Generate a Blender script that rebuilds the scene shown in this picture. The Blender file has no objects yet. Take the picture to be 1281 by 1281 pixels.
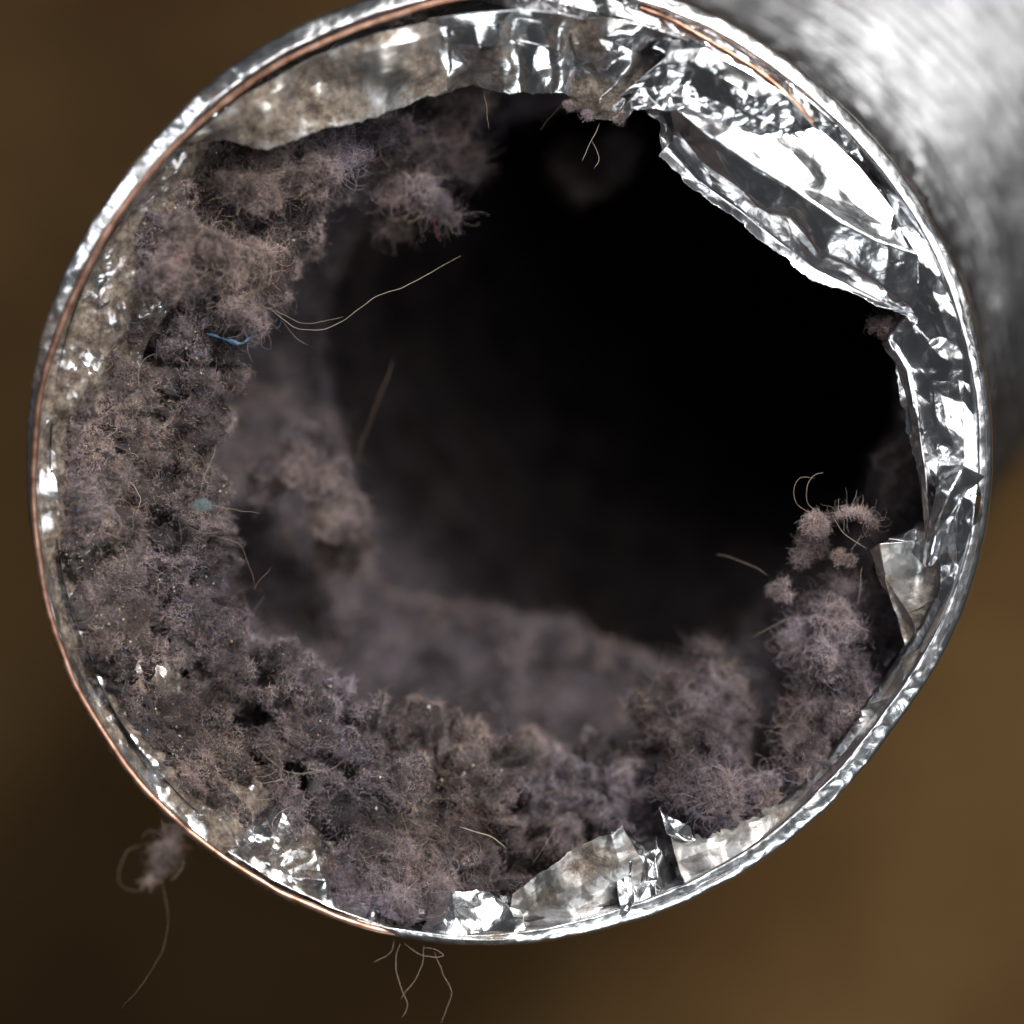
import bpy, math, random
import numpy as np
from mathutils import Vector
random.seed(7)
RNG = np.random.default_rng(11)
S = 0.001                       # everything below is laid out in millimetres
C = bpy.context.scene.collection
scn = bpy.context.scene

# ------------------------------------------------------------------ camera
D = 306.0                       # lens to the duct mouth
K = 0.0862                      # millimetres of mouth plane per photo pixel
CAMX, CAMY = -0.3, -4.0
cam_d = bpy.data.cameras.new('camera')
cam = bpy.data.objects.new('camera', cam_d)
C.objects.link(cam)
cam.location = (CAMX*S, CAMY*S, D*S)
cam.rotation_euler = (0, 0, 0)
cam_d.sensor_width = 36
cam_d.lens = 36*D/(1281*K)
cam_d.clip_start = 0.005
cam_d.clip_end = 20
cam_d.dof.use_dof = True
cam_d.dof.focus_distance = (D+5.0)*S
cam_d.dof.aperture_fstop = 7.0
scn.camera = cam

# ------------------------------------------------------------------ light
w = bpy.data.worlds.new('World'); scn.world = w; w.use_nodes = True
bg = w.node_tree.nodes['Background']
bg.inputs[0].default_value = (0.85, 0.92, 1.0, 1)
bg.inputs[1].default_value = 0.038

def area(name, loc, target, size, size_y, power, col):
    l = bpy.data.lights.new(name, 'AREA'); l.shape = 'RECTANGLE'
    l.size = size; l.size_y = size_y; l.energy = power; l.color = col
    o = bpy.data.objects.new(name, l); C.objects.link(o)
    o.location = loc
    o.rotation_euler = (Vector(target)-Vector(loc)).to_track_quat('-Z', 'Y').to_euler()
    return o
area('window_light', (0.29, 0.25, 0.72), (0, 0, -0.02), 0.80, 0.80, 4.5, (1.0, 0.98, 0.97))
area('key_lamp', (0.30, 0.42, 0.60), (0, 0, -0.02), 0.10, 0.10, 7.6, (1.0, 0.97, 0.93))
area('side_light', (-0.50, 0.30, 0.55), (0, 0, 0), 0.16, 0.5, 1.0, (0.93, 0.96, 1.0))
area('low_light', (0.25, -0.60, 0.40), (0, 0, 0), 0.5, 0.14, 1.5, (0.92, 0.97, 1.0))

scn.view_settings.view_transform = 'Standard'
scn.view_settings.look = 'None'
scn.view_settings.exposure = 0.0
scn.view_settings.gamma = 1.0

# ------------------------------------------------------------------ helpers
def px(x, y, z=0.0):
    """photo pixel + height above the mouth plane (mm) -> mm"""
    f = (D-z)/D
    return np.array([(x-640.5)*K*f+CAMX, -(y-640.5)*K*f+CAMY, z])

_perm = np.random.default_rng(5).permutation(256)
_perm = np.concatenate([_perm, _perm, _perm])
_grad = np.random.default_rng(6).normal(size=(256, 3))
_grad /= np.linalg.norm(_grad, axis=1)[:, None]
def perlin(p):
    p = np.asarray(p, float)
    i = np.floor(p).astype(int); f = p-i; i &= 255
    u = f*f*f*(f*(f*6-15)+10)
    out = 0
    for dx in (0, 1):
        wx = u[..., 0] if dx else 1-u[..., 0]
        for dy in (0, 1):
            wy = u[..., 1] if dy else 1-u[..., 1]
            for dz in (0, 1):
                wz = u[..., 2] if dz else 1-u[..., 2]
                h = _perm[_perm[_perm[i[..., 0]+dx & 255]+(i[..., 1]+dy & 255)]+(i[..., 2]+dz & 255)]
                g = _grad[h]
                d = (g*(f-np.array([dx, dy, dz]))).sum(-1)
                out = out+wx*wy*wz*d
    return out*1.5
def fbm(p, scale, octv=4, gain=0.5, off=0.0):
    p = np.asarray(p)/scale+off; a = 1; s = 0
    for _ in range(octv):
        s = s+a*perlin(p); p = p*2.03+7.3; a *= gain
    return s
def billow(p, scale, octv=3, gain=0.5, off=0.0):
    p = np.asarray(p)/scale+off; a = 1; s = 0
    for _ in range(octv):
        s = s+a*(1-2.2*np.abs(perlin(p))); p = p*2.07+3.1; a *= gain
    return s
def tri_wave(x):
    return 4*np.abs(x-np.floor(x+0.5))-1
def crumple(p, scale, seed, layers=7):
    """straight creases and flat facets, like foil that was crushed and pulled out"""
    r = np.random.default_rng(seed)
    q = p+np.stack([fbm(p, scale*1.3, 2, off=seed+11.*k) for k in range(3)], -1)*scale*0.28
    out = 0; 
    for k in range(layers):
        d = r.normal(size=3); d /= np.linalg.norm(d)
        f = (0.34+0.17*k)/scale
        mask = np.clip(fbm(p, scale*1.5, 1, off=seed*1.7+k*9.1)*2.2+0.35, 0, 1)
        out = out+tri_wave((q@d)*f+r.random())*mask/(f*scale*3.0)
    return out

def tag(o, label=None, cat=None, group=None, kind=None):
    if label: o['label'] = label
    if cat: o['category'] = cat
    if group: o['group'] = group
    if kind: o['kind'] = kind
    return o
def empty(name, label, cat, loc=(0, 0, 0), group=None):
    o = bpy.data.objects.new(name, None); C.objects.link(o)
    o.location = loc; o.empty_display_size = 0.005
    return tag(o, label, cat, group)
def link_mesh(name, verts, faces, mat, parent=None, smooth=True, attrs=None, solid=0):
    me = bpy.data.meshes.new(name)
    verts = np.asarray(verts, np.float32)*S
    if parent is not None and parent.location.length > 0:
        verts = verts-np.array(parent.location, np.float32)
    faces = np.asarray(faces, np.int32)
    n = faces.shape[1]
    me.vertices.add(len(verts)); me.vertices.foreach_set('co', verts.ravel())
    me.loops.add(faces.size); me.loops.foreach_set('vertex_index', faces.ravel())
    me.polygons.add(len(faces))
    me.polygons.foreach_set('loop_start', np.arange(0, faces.size, n, dtype=np.int32))
    me.polygons.foreach_set('use_smooth', np.full(len(faces), smooth))
    me.update(calc_edges=True)
    if attrs:
        for k, v in attrs.items():
            v = np.asarray(v, np.float32)
            if v.ndim == 1:
                a = me.attributes.new(k, 'FLOAT', 'POINT'); a.data.foreach_set('value', v)
            else:
                a = me.attributes.new(k, 'FLOAT_COLOR', 'POINT')
                a.data.foreach_set('color', np.concatenate([v, np.ones((len(v), 1), np.float32)], 1).ravel())
    me.materials.append(mat)
    o = bpy.data.objects.new(name, me); C.objects.link(o)
    if parent is not None: o.parent = parent
    if solid:
        m = o.modifiers.new('thickness', 'SOLIDIFY'); m.thickness = solid*S; m.offset = -1
    return o
def grid_faces(nu, nv, close=False):
    """vertex index = iv*nu+iu"""
    iu = np.arange(nu if close else nu-1); iv = np.arange(nv-1)
    U, V = np.meshgrid(iu, iv)
    U = U.ravel(); V = V.ravel(); U1 = (U+1) % nu
    return np.stack([V*nu+U, V*nu+U1, (V+1)*nu+U1, (V+1)*nu+U], 1)
def grid_normals(G, close=False):
    """G (nv,nu,3)"""
    if close:
        du = np.roll(G, -1, 1)-np.roll(G, 1, 1)
    else:
        du = np.gradient(G, axis=1)
    dv = np.gradient(G, axis=0)
    n = np.cross(du, dv); n /= np.linalg.norm(n, axis=-1, keepdims=True)+1e-12
    return n
def catmull(P, n):
    P = np.asarray(P, float)
    Q = np.concatenate([[2*P[0]-P[1]], P, [2*P[-1]-P[-2]]])
    t = np.linspace(0, len(P)-1-1e-9, n); i = t.astype(int); f = (t-i).reshape((-1,)+(1,)*(P.ndim-1))
    a, b, c, d = Q[i], Q[i+1], Q[i+2], Q[i+3]
    return 0.5*((2*b)+(-a+c)*f+(2*a-5*b+4*c-d)*f**2+(-a+3*b-3*c+d)*f**3)
def lin(P, n):
    P = np.asarray(P, float)
    t = np.linspace(0, len(P)-1-1e-9, n); i = t.astype(int); f = (t-i).reshape((-1,)+(1,)*(P.ndim-1))
    return P[i]*(1-f)+P[i+1]*f
def tube(name, pts, r, mat, parent=None, sides=8, attrs=None):
    """round bar along pts (mm); r scalar or per point"""
    pts = np.asarray(pts, float); n = len(pts)
    r = np.broadcast_to(r, (n,))
    T = np.gradient(pts, axis=0); T /= np.linalg.norm(T, axis=1)[:, None]+1e-12
    ref = np.array([0.0, 0.0, 1.0]); N = np.cross(T, ref)
    bad = np.linalg.norm(N, axis=1) < 0.15; N[bad] = np.cross(T[bad], [1., 0, 0])
    N /= np.linalg.norm(N, axis=1)[:, None]; B = np.cross(T, N)
    a = np.linspace(0, 2*np.pi, sides, endpoint=False)
    G = pts[:, None]+r[:, None, None]*(np.cos(a)[None, :, None]*N[:, None]+np.sin(a)[None, :, None]*B[:, None])
    v = G.reshape(-1, 3)
    f = grid_faces(sides, n, True)
    c0 = len(v); v = np.concatenate([v, pts[:1], pts[-1:]])
    caps = [(i, c0, c0, (i+1) % sides) for i in range(sides)]
    # caps as degenerate-free triangles stored in a second list is overkill: close by tiny collars
    v = v[:c0]
    e0 = G[0].mean(0)+(G[0]-G[0].mean(0))*0.05; e1 = G[-1].mean(0)+(G[-1]-G[-1].mean(0))*0.05
    v = np.concatenate([e0, v, e1]); f = grid_faces(sides, n+2, True)
    return link_mesh(name, v, f, mat, parent, True, attrs)
def hair(name, curves, radius, mat, parent=None, tint=None, off=None):
    """curves (n,k,3) mm as one hair-curves object"""
    n, k, _ = curves.shape
    h = bpy.data.hair_curves.new(name); h.add_curves([k]*n)
    P = (curves.reshape(-1, 3)*S).astype(np.float32)
    if parent is not None and parent.location.length > 0:
        P = P-np.array(parent.location, np.float32)
    h.position_data.foreach_set('vector', P.ravel())
    rr = np.broadcast_to(np.asarray(radius, float).reshape(-1, 1), (n, k)).copy()
    rr *= np.linspace(1, 0.55, k)[None]
    a = h.attributes.get('radius') or h.attributes.new('radius', 'FLOAT', 'POINT')
    a.data.foreach_set('value', (rr.ravel()*S).astype(np.float32))
    if tint is not None:
        a = h.attributes.new('tint', 'FLOAT_COLOR', 'CURVE')
        a.data.foreach_set('color', np.concatenate([tint, np.ones((n, 1))], 1).astype(np.float32).ravel())
    h.materials.append(mat)
    o = bpy.data.objects.new(name, h); C.objects.link(o)
    if parent is not None: o.parent = parent
    return o

# ------------------------------------------------------------------ materials
def mat_new(name):
    m = bpy.data.materials.new(name); m.use_nodes = True
    nt = m.node_tree; b = nt.nodes['Principled BSDF']
    return m, nt, b
def node(nt, t, **kw):
    n = nt.nodes.new(t)
    for k, v in kw.items():
        if k.startswith('_'): setattr(n, k[1:], v)
        else: n.inputs[k].default_value = v
    return n
def ramp(nt, fac, stops):
    r = nt.nodes.new('ShaderNodeValToRGB'); e = r.color_ramp.elements
    while len(e) < len(stops): e.new(0.5)
    for i, (p, c) in enumerate(stops):
        e[i].position = p; e[i].color = (*c, 1) if len(c) == 3 else c
    nt.links.new(fac, r.inputs[0]); return r
def make_foil(name, rough=0.17, base=(0.86, 0.87, 0.89), fine=0.10, wave=0.20):
    m, nt, b = mat_new(name); L = nt.links.new
    tc = node(nt, 'ShaderNodeTexCoord')
    at = node(nt, 'ShaderNodeAttribute', _attribute_name='dust')
    n1 = node(nt, 'ShaderNodeTexNoise', Scale=420.0, Detail=8.0, Roughness=0.72)
    n2 = node(nt, 'ShaderNodeTexNoise', Scale=3500.0, Detail=4.0, Roughness=0.7)
    n3 = node(nt, 'ShaderNodeTexNoise', Scale=230.0, Detail=5.0, Roughness=0.6, Distortion=0.8)
    n5 = node(nt, 'ShaderNodeTexNoise', Scale=700.0, Detail=9.0, Roughness=0.75)
    for n in (n1, n2, n3, n5): L(tc.outputs['Object'], n.inputs['Vector'])
    # dust = attribute pushed through a blotchy threshold
    ad = node(nt, 'ShaderNodeMath', _operation='ADD'); L(n1.outputs[0], ad.inputs[0]); L(at.outputs['Fac'], ad.inputs[1])
    mr = node(nt, 'ShaderNodeMapRange'); mr.inputs[1].default_value = 0.92; mr.inputs[2].default_value = 1.28
    L(ad.outputs[0], mr.inputs[0])
    sp = ramp(nt, n2.outputs[0], [(0.64, (0, 0, 0)), (0.70, (1, 1, 1))])   # specks
    sm = node(nt, 'ShaderNodeMath', _operation='MULTIPLY'); L(sp.outputs[0], sm.inputs[0]); L(at.outputs['Fac'], sm.inputs[1])
    mx = node(nt, 'ShaderNodeMath', _operation='MAXIMUM'); L(mr.outputs[0], mx.inputs[0]); L(sm.outputs[0], mx.inputs[1])
    dc = ramp(nt, n5.outputs[0], [(0.38, (0.04, 0.028, 0.022)), (0.48, (0.12, 0.090, 0.070)), (0.56, (0.22, 0.178, 0.14)), (0.68, (0.34, 0.30, 0.25))])
    b.inputs['Base Color'].default_value = (*base, 1)
    b.inputs['Metallic'].default_value = 1
    rr = node(nt, 'ShaderNodeMapRange'); rr.inputs[3].default_value = rough*0.55; rr.inputs[4].default_value = rough*1.9
    L(n3.outputs[0], rr.inputs[0]); L(rr.outputs[0], b.inputs['Roughness'])
    bp = node(nt, 'ShaderNodeBump', Strength=fine, Distance=0.00012)
    L(n1.outputs[0], bp.inputs['Height'])
    bp2 = node(nt, 'ShaderNodeBump', Strength=wave, Distance=0.0006)
    L(n3.outputs[0], bp2.inputs['Height']); L(bp2.outputs[0], bp.inputs['Normal'])
    L(bp.outputs[0], b.inputs['Normal'])
    d = node(nt, 'ShaderNodeBsdfPrincipled'); d.inputs['Roughness'].default_value = 0.85
    L(dc.outputs[0], d.inputs['Base Color'])
    bp3 = node(nt, 'ShaderNodeBump', Strength=0.8, Distance=0.0003); L(n2.outputs[0], bp3.inputs['Height']); L(bp3.outputs[0], d.inputs['Normal'])
    ms = node(nt, 'ShaderNodeMixShader'); L(mx.outputs[0], ms.inputs[0]); L(b.outputs[0], ms.inputs[1]); L(d.outputs[0], ms.inputs[2])
    L(ms.outputs[0], nt.nodes['Material Output'].inputs[0])
    return m
FOIL = make_foil('aluminium_foil')
FOIL_RIM = make_foil('aluminium_rim', rough=0.2, fine=0.08, wave=0.15)
FOIL_OUT = make_foil('aluminium_outside', rough=0.30, base=(0.215, 0.218, 0.228), fine=0.5, wave=0.8)
FOIL_DULL = make_foil('aluminium_dulled', rough=0.30, base=(0.52, 0.51, 0.50), fine=0.2, wave=0.3)

def make_copper():
    m, nt, b = mat_new('coppered_wire'); L = nt.links.new
    tc = node(nt, 'ShaderNodeTexCoord'); n = node(nt, 'ShaderNodeTexNoise', Scale=700.0, Detail=6.0)
    L(tc.outputs['Object'], n.inputs['Vector'])
    r = ramp(nt, n.outputs[0], [(0.35, (0.22, 0.11, 0.07)), (0.55, (0.44, 0.25, 0.18)), (0.8, (0.55, 0.38, 0.30))])
    L(r.outputs[0], b.inputs['Base Color']); b.inputs['Metallic'].default_value = 0.85; b.inputs['Roughness'].default_value = 0.34
    return m
COPPER = make_copper()
def make_lint(name, felt):
    m, nt, b = mat_new(name); L = nt.links.new
    b.inputs['Roughness'].default_value = 1.0
    b.inputs['Specular IOR Level'].default_value = 0.08 if felt else 0.25
    at = node(nt, 'ShaderNodeAttribute', _attribute_name='tint')
    L(at.outputs['Color'], b.inputs['Base Color'])
    if felt:
        tc = node(nt, 'ShaderNodeTexCoord'); n = node(nt, 'ShaderNodeTexNoise', Scale=2600.0, Detail=8.0, Roughness=0.8)
        L(tc.outputs['Object'], n.inputs['Vector'])
        mx = node(nt, 'ShaderNodeMix', _data_type='RGBA', _blend_type='MULTIPLY'); mx.inputs[0].default_value = 0.8
        r = ramp(nt, n.outputs[0], [(0.3, (0.35, 0.33, 0.33)), (0.7, (1.2, 1.2, 1.2))])
        L(at.outputs['Color'], mx.inputs[6]); L(r.outputs[0], mx.inputs[7]); L(mx.outputs[2], b.inputs['Base Color'])
        bp = node(nt, 'ShaderNodeBump', Strength=1.0, Distance=0.0006); L(n.outputs[0], bp.inputs['Height']); L(bp.outputs[0], b.inputs['Normal'])
    return m
FELT = make_lint('lint_felt', True)
FIBRE = make_lint('lint_fibre', False)
def make_strand(name, col, rough=0.4):
    m, nt, b = mat_new(name)
    b.inputs['Base Color'].default_value = (*col, 1); b.inputs['Roughness'].default_value = rough
    return m
HAIR = make_strand('pale_hair', (0.36, 0.30, 0.23))
HAIR_D = make_strand('brown_hair', (0.26, 0.18, 0.12))
BLUE = make_strand('blue_plastic', (0.06, 0.13, 0.21), 0.5)
TEAL = make_strand('teal_fluff', (0.22, 0.34, 0.34), 0.9)

# ------------------------------------------------------------------ ground, far below
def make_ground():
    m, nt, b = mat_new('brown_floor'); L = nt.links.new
    tc = node(nt, 'ShaderNodeTexCoord')
    n = node(nt, 'ShaderNodeTexNoise', Scale=9.0, Detail=5.0, Roughness=0.55); L(tc.outputs['Object'], n.inputs['Vector'])
    n2 = node(nt, 'ShaderNodeTexNoise', Scale=160.0, Detail=6.0); L(tc.outputs['Object'], n2.inputs['Vector'])
    r = ramp(nt, n.outputs[0], [(0.3, (0.060, 0.027, 0.008)), (0.5, (0.094, 0.052, 0.018)), (0.7, (0.128, 0.076, 0.028))])
    mx = node(nt, 'ShaderNodeMix', _data_type='RGBA', _blend_type='MULTIPLY'); mx.inputs[0].default_value = 0.5
    r2 = ramp(nt, n2.outputs[0], [(0.3, (0.6, 0.6, 0.6)), (0.7, (1.2, 1.2, 1.2))])
    L(r.outputs[0], mx.inputs[6]); L(r2.outputs[0], mx.inputs[7]); L(mx.outputs[2], b.inputs['Base Color'])
    # light falloff painted into the floor colour: darker on the left, paler right
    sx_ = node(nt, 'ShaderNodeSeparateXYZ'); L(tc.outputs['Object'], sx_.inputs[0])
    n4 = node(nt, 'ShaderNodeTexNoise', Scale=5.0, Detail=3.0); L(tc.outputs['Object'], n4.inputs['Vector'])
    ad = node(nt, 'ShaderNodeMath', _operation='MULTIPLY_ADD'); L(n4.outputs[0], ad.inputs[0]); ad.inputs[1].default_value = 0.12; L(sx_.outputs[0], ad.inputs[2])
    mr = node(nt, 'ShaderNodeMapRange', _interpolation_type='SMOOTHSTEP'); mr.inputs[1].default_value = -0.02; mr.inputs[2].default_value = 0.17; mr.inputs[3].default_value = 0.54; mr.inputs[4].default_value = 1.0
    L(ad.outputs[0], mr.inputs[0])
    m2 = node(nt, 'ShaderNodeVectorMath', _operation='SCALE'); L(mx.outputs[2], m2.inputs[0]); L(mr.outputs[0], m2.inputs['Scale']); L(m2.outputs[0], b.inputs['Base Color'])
    b.inputs['Specular IOR Level'].default_value = 0.12
    b.inputs['Roughness'].default_value = 0.9
    return m
gw = 3000
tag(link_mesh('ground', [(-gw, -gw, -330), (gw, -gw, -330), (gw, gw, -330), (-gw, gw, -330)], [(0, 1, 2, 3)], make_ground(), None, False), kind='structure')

# ------------------------------------------------------------------ duct
sil = [(1249, 550), (1237, 456), (1160, 255), (1063, 139), (950, 49), (875, 7), (760, -26), (640, -34), (545, -18), (480, 0), (375, 36), (262, 112), (187, 195),
       (109, 296), (49, 442), (36, 569), (52, 737), (113, 905), (180, 995), (263, 1074), (376, 1138), (466, 1170), (550, 1187), (640, 1190),
       (738, 1175), (880, 1130), (960, 1085), (1040, 1021), (1138, 897), (1202, 800), (1240, 670)]
sx = np.array([(x-644)*K for x, y in sil]); sy = np.array([(594-y)*K for x, y in sil])
sa = np.arctan2(sy, sx) % (2*np.pi); sr = np.hypot(sx, sy)
o_ = np.argsort(sa); sa = sa[o_]; sr = sr[o_]
def periodic(a, xs, ys, width=0.10):
    """gaussian smoothed periodic interpolation"""
    X = np.concatenate([xs-2*np.pi, xs, xs+2*np.pi]); Y = np.concatenate([ys, ys, ys])
    a = np.asarray(a) % (2*np.pi)
    out = 0; wsum = 0
    for k in range(-4, 5):
        g = math.exp(-0.5*(k/2)**2)
        out = out+g*np.interp(a+k*width/2, X, Y); wsum += g
    return out/wsum
def Rm(a): return periodic(a, sa, sr)
def mouth_z(a):
    return 4.2*np.cos(a-math.radians(130))+0.6*np.sin(3*a+1)   # the mouth is slightly out of true
# axis of the duct: leaves the mouth going down and bends away to the upper right
AZ = math.radians(43)
ss = np.linspace(0, 420, 841)
alpha = np.radians(10.5+64*(1-np.exp(-(ss/185)**1.6)))
axx = np.concatenate([[0], np.cumsum(np.sin(alpha[:-1])*0.5)]); azz = np.concatenate([[0], np.cumsum(-np.cos(alpha[:-1])*0.5)])
def axis(s):
    h = np.interp(s, ss, axx); z = np.interp(s, ss, azz); al = np.interp(s, ss, alpha)
    t_ = np.clip(np.asarray(s)/90, 0, 1); al = al*t_*t_*(3-2*t_)      # the mouth itself is cut square to the view
    c = np.stack([h*math.cos(AZ), h*math.sin(AZ), z], -1)
    # frame: e1 in the bend plane, e2 across
    e1 = np.stack([np.cos(al)*math.cos(AZ), np.cos(al)*math.sin(AZ), np.sin(al)], -1)
    e2 = np.broadcast_to(np.array([-math.sin(AZ), math.cos(AZ), 0.0]), e1.shape)
    return c, e1, e2
def on_tube(s, a, r):
    c, e1, e2 = axis(s)
    return c+r[..., None]*(np.cos(a-AZ)[..., None]*e1+np.sin(a-AZ)[..., None]*e2)

duct = empty('flexible_duct', 'crumpled silver foil dryer duct with torn foil folded into its lint filled mouth', 'duct')
# outside wall, corrugated
nu, nv = 720, 560
a = np.linspace(0, 2*np.pi, nu, endpoint=False)[None].repeat(nv, 0)
s = (np.linspace(0, 1, nv)**1.25*380+1.2)[:, None].repeat(nu, 1)
tw = s+a/(2*np.pi)*6.0
rr = Rm(a)-2.4
p0 = on_tube(s, a, rr)
corr = np.abs(np.cos(tw/6.0*np.pi))*2-1
ramp_in = np.clip((s-1.2)/2.5, 0, 1)
rr = rr+ramp_in*(1.5*corr*(1+0.3*fbm(p0, 14, 2))+0.22*crumple(p0, 9, 3)+0.2*fbm(p0, 3.0, 3)+0.2*fbm(p0*np.array([1, 1, 2.0]), 1.2, 2))
G = on_tube(s, a, rr)
G[..., 2] += mouth_z(a)*np.clip(1-s/40, 0, 1)-0.8
link_mesh('outer_wall', G.reshape(-1, 3), grid_faces(nu, nv, True), FOIL_OUT, duct, attrs={'dust': np.clip(0.18+0.25*fbm(G.reshape(-1, 3), 20, 2), 0, 1)})

# rim: foil rolled over the wire
nu = 2200
prof = np.array([(-1.5, -6.0), (-0.2, -3.2), (0.0, -1.7), (-0.12, -0.95), (-0.45, -0.55), (-1.2, -0.27), (-2.1, -0.05), (-2.7, -0.02), (-3.0, -0.5), (-3.4, -2.5)])
prof = catmull(prof, 40); nv = 40
a = np.linspace(0, 2*np.pi, nu, endpoint=False)[None].repeat(nv, 0)
deg = np.degrees(a) % 360
# the band is wide on the right and narrow where the wire is bare on the left
def band(a): return periodic(a, np.radians([0, 30, 60, 90, 120, 150, 180, 215, 250, 265, 285, 320, 350.]), np.array([0.62, 0.68, 0.7, 0.66, 0.85, 0.72, 0.4, 0.28, 0.32, 0.5, 0.75, 0.8, 0.7]))
r0 = Rm(a)
wid = band(a)
rr = r0+prof[:, 0][:, None]*wid; zz = prof[:, 1][:, None]+0*rr
P = np.stack([rr*np.cos(a), rr*np.sin(a), zz], -1)
damp = np.clip((prof[:, 1]+1.0)/-3.0, 0.32, 1)[:, None]
dd = damp*(0.45*crumple(P, 5, 21)+0.22*fbm(P, 1.5, 2))+0.12*fbm(P, 5, 2)
P[..., 2] += dd*0.8; k = (1+dd*0.35/r0)[..., None]; P[..., :2] *= k
P[..., 2] += mouth_z(a)
dustrim = np.clip(0.2+0.32*np.clip(np.cos(a-math.radians(200))*1.4, 0, 1)+0.3*fbm(P, 7, 2), 0, 1)
link_mesh('rim', P.reshape(-1, 3), grid_faces(nu, nv, True), FOIL_RIM, duct, attrs={'dust': dustrim.ravel()}, solid=0.06)

def wire(pts, z, r=0.40, tw=0):
    P = catmull(np.array([px(x, y, zz) for (x, y), zz in zip(pts, z)]), 260)
    P = P+0.16*np.stack([fbm(P, 9, 3, off=k) for k in range(3)], -1)
    tube('wire', P, r*(1+0.22*fbm(P, 6, 3, off=9.)), COPPER, duct, 12)
wp = [(700, -26), (565, 0), (500, 17), (430, 42), (362, 74), (300, 113), (238, 164), (188, 216), (148, 268), (112, 330), (80, 398), (56, 470), (44, 545), (42, 620), (48, 690),
      (62, 765), (86, 835), (118, 898), (160, 962), (208, 1014), (262, 1060), (322, 1100), (390, 1134), (450, 1156), (498, 1167), (545, 1174)]
def mz(x, y): return float(mouth_z(math.atan2(594-y, x-644)))
def pz(x, y, z):
    """like px, height measured from the slightly tilted mouth"""
    return px(x, y, z+mz(x, y)*min(1.0, math.hypot(x-644, y-594)/380))
wire(wp, [mz(x, y)-0.1+(0.35 if i < 23 else (0.0, -0.7, -1.9)[i-23]) for i, (x, y) in enumerate(wp)])
wp = [(800, 10), (845, 28), (884, 50), (925, 74), (962, 100), (992, 128), (1015, 156)]
wire(wp, [1.0, 1.2, 1.2, 1.2, 1.0, 1.0, 0.6], 0.34)

# inner collar: crumpled foil lining the first centimetres of the mouth
nu, nv = 1500, 90
a = np.linspace(0, 2*np.pi, nu, endpoint=False)[None].repeat(nv, 0)
v = np.linspace(0, 1, nv)[:, None].repeat(nu, 1)
left = np.clip(np.cos(a-math.radians(198))*2.2-0.6, 0, 1)
rr = Rm(a)-2.2*band(a)-v*(4.5+4.2*left); zz = -4.4+2.9*left-v*(17-8.5*left)+mouth_z(a)
P = np.stack([rr*np.cos(a), rr*np.sin(a), zz], -1)
dn = 1.3*crumple(P, 9, 31)+0.5*crumple(P, 3.5, 32)+0.15*fbm(P, 1.2, 2)
env = np.clip(v*6, 0.1, 1)
P[..., :2] *= (1-dn*env*0.75/Rm(a))[..., None]; P[..., 2] += dn*env*0.8
dg = np.degrees(a) % 360
dst = np.where((dg > 95) & (dg < 265), 0.74, 0.16)+0.40*fbm(P, 4, 3)
link_mesh('inner_collar', P.reshape(-1, 3), grid_faces(nu, nv, True), FOIL, duct, attrs={'dust': np.clip(dst, 0, 1).ravel()})

def flap(rows, seed, dust=0.1, amp=0.7, scale=7.0, n=150, smooth_u=False, smooth_v=False, jag=0.35, label=None, pin=True, mat=None):
    """crumpled sheet through rows of (photo x, photo y, height mm), outer row first"""
    R = [np.array([pz(*p) for p in row]) for row in rows]
    R = np.array([(catmull if smooth_u else lin)(r, n) for r in R])
    m = max(60, int(n*0.7))
    G = (catmull if smooth_v else lin)(R, m)
    # round the construction kinks slightly
    for _ in range(3):
        G[1:-1] = (G[:-2]+2*G[1:-1]+G[2:])/4
        G[:, 1:-1] = (G[:, :-2]+2*G[:, 1:-1]+G[:, 2:])/4
    N = grid_normals(G)
    if N[..., 2].mean() < 0: N = -N
    v = np.linspace(0, 1, m)[:, None]
    env = np.clip(v*5, 0.05, 1) if pin else 1
    d = amp*1.35*crumple(G, scale*1.25, seed, 7)+amp*0.34*crumple(G, scale*0.5, seed+50, 6)+amp*0.05*crumple(G, scale*0.2, seed+90, 5)+0.025*fbm(G, 1.1, 2)+amp*0.3*fbm(G, scale*1.2, 2, off=seed)
    # torn edge wanders
    e = np.clip((v-0.9)/0.1, 0, 1)
    G0 = G[-1]; dir_ = (G[-1]-G[-8]); dir_ /= np.linalg.norm(dir_, axis=1)[:, None]+1e-9
    G = G+N*(d*env)[..., None]
    G = G+(e*jag)[..., None]*(fbm(G0, 2.2, 4, 0.65)[:, None]*dir_)[None]
    aa = np.arctan2(G[..., 1], G[..., 0]); rr_ = np.hypot(G[..., 0], G[..., 1]); lim = Rm(aa)-0.9
    G[..., :2] *= np.minimum(1, lim/rr_)[..., None]
    du = dust+0.28*fbm(G, 6, 3, off=seed)
    o = link_mesh('foil_flap', G.reshape(-1, 3), grid_faces(n, m), mat or FOIL, duct, attrs={'dust': np.clip(du, 0, 1).ravel()}, solid=0.05)
    if label: o['label'] = label
    return o
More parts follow.
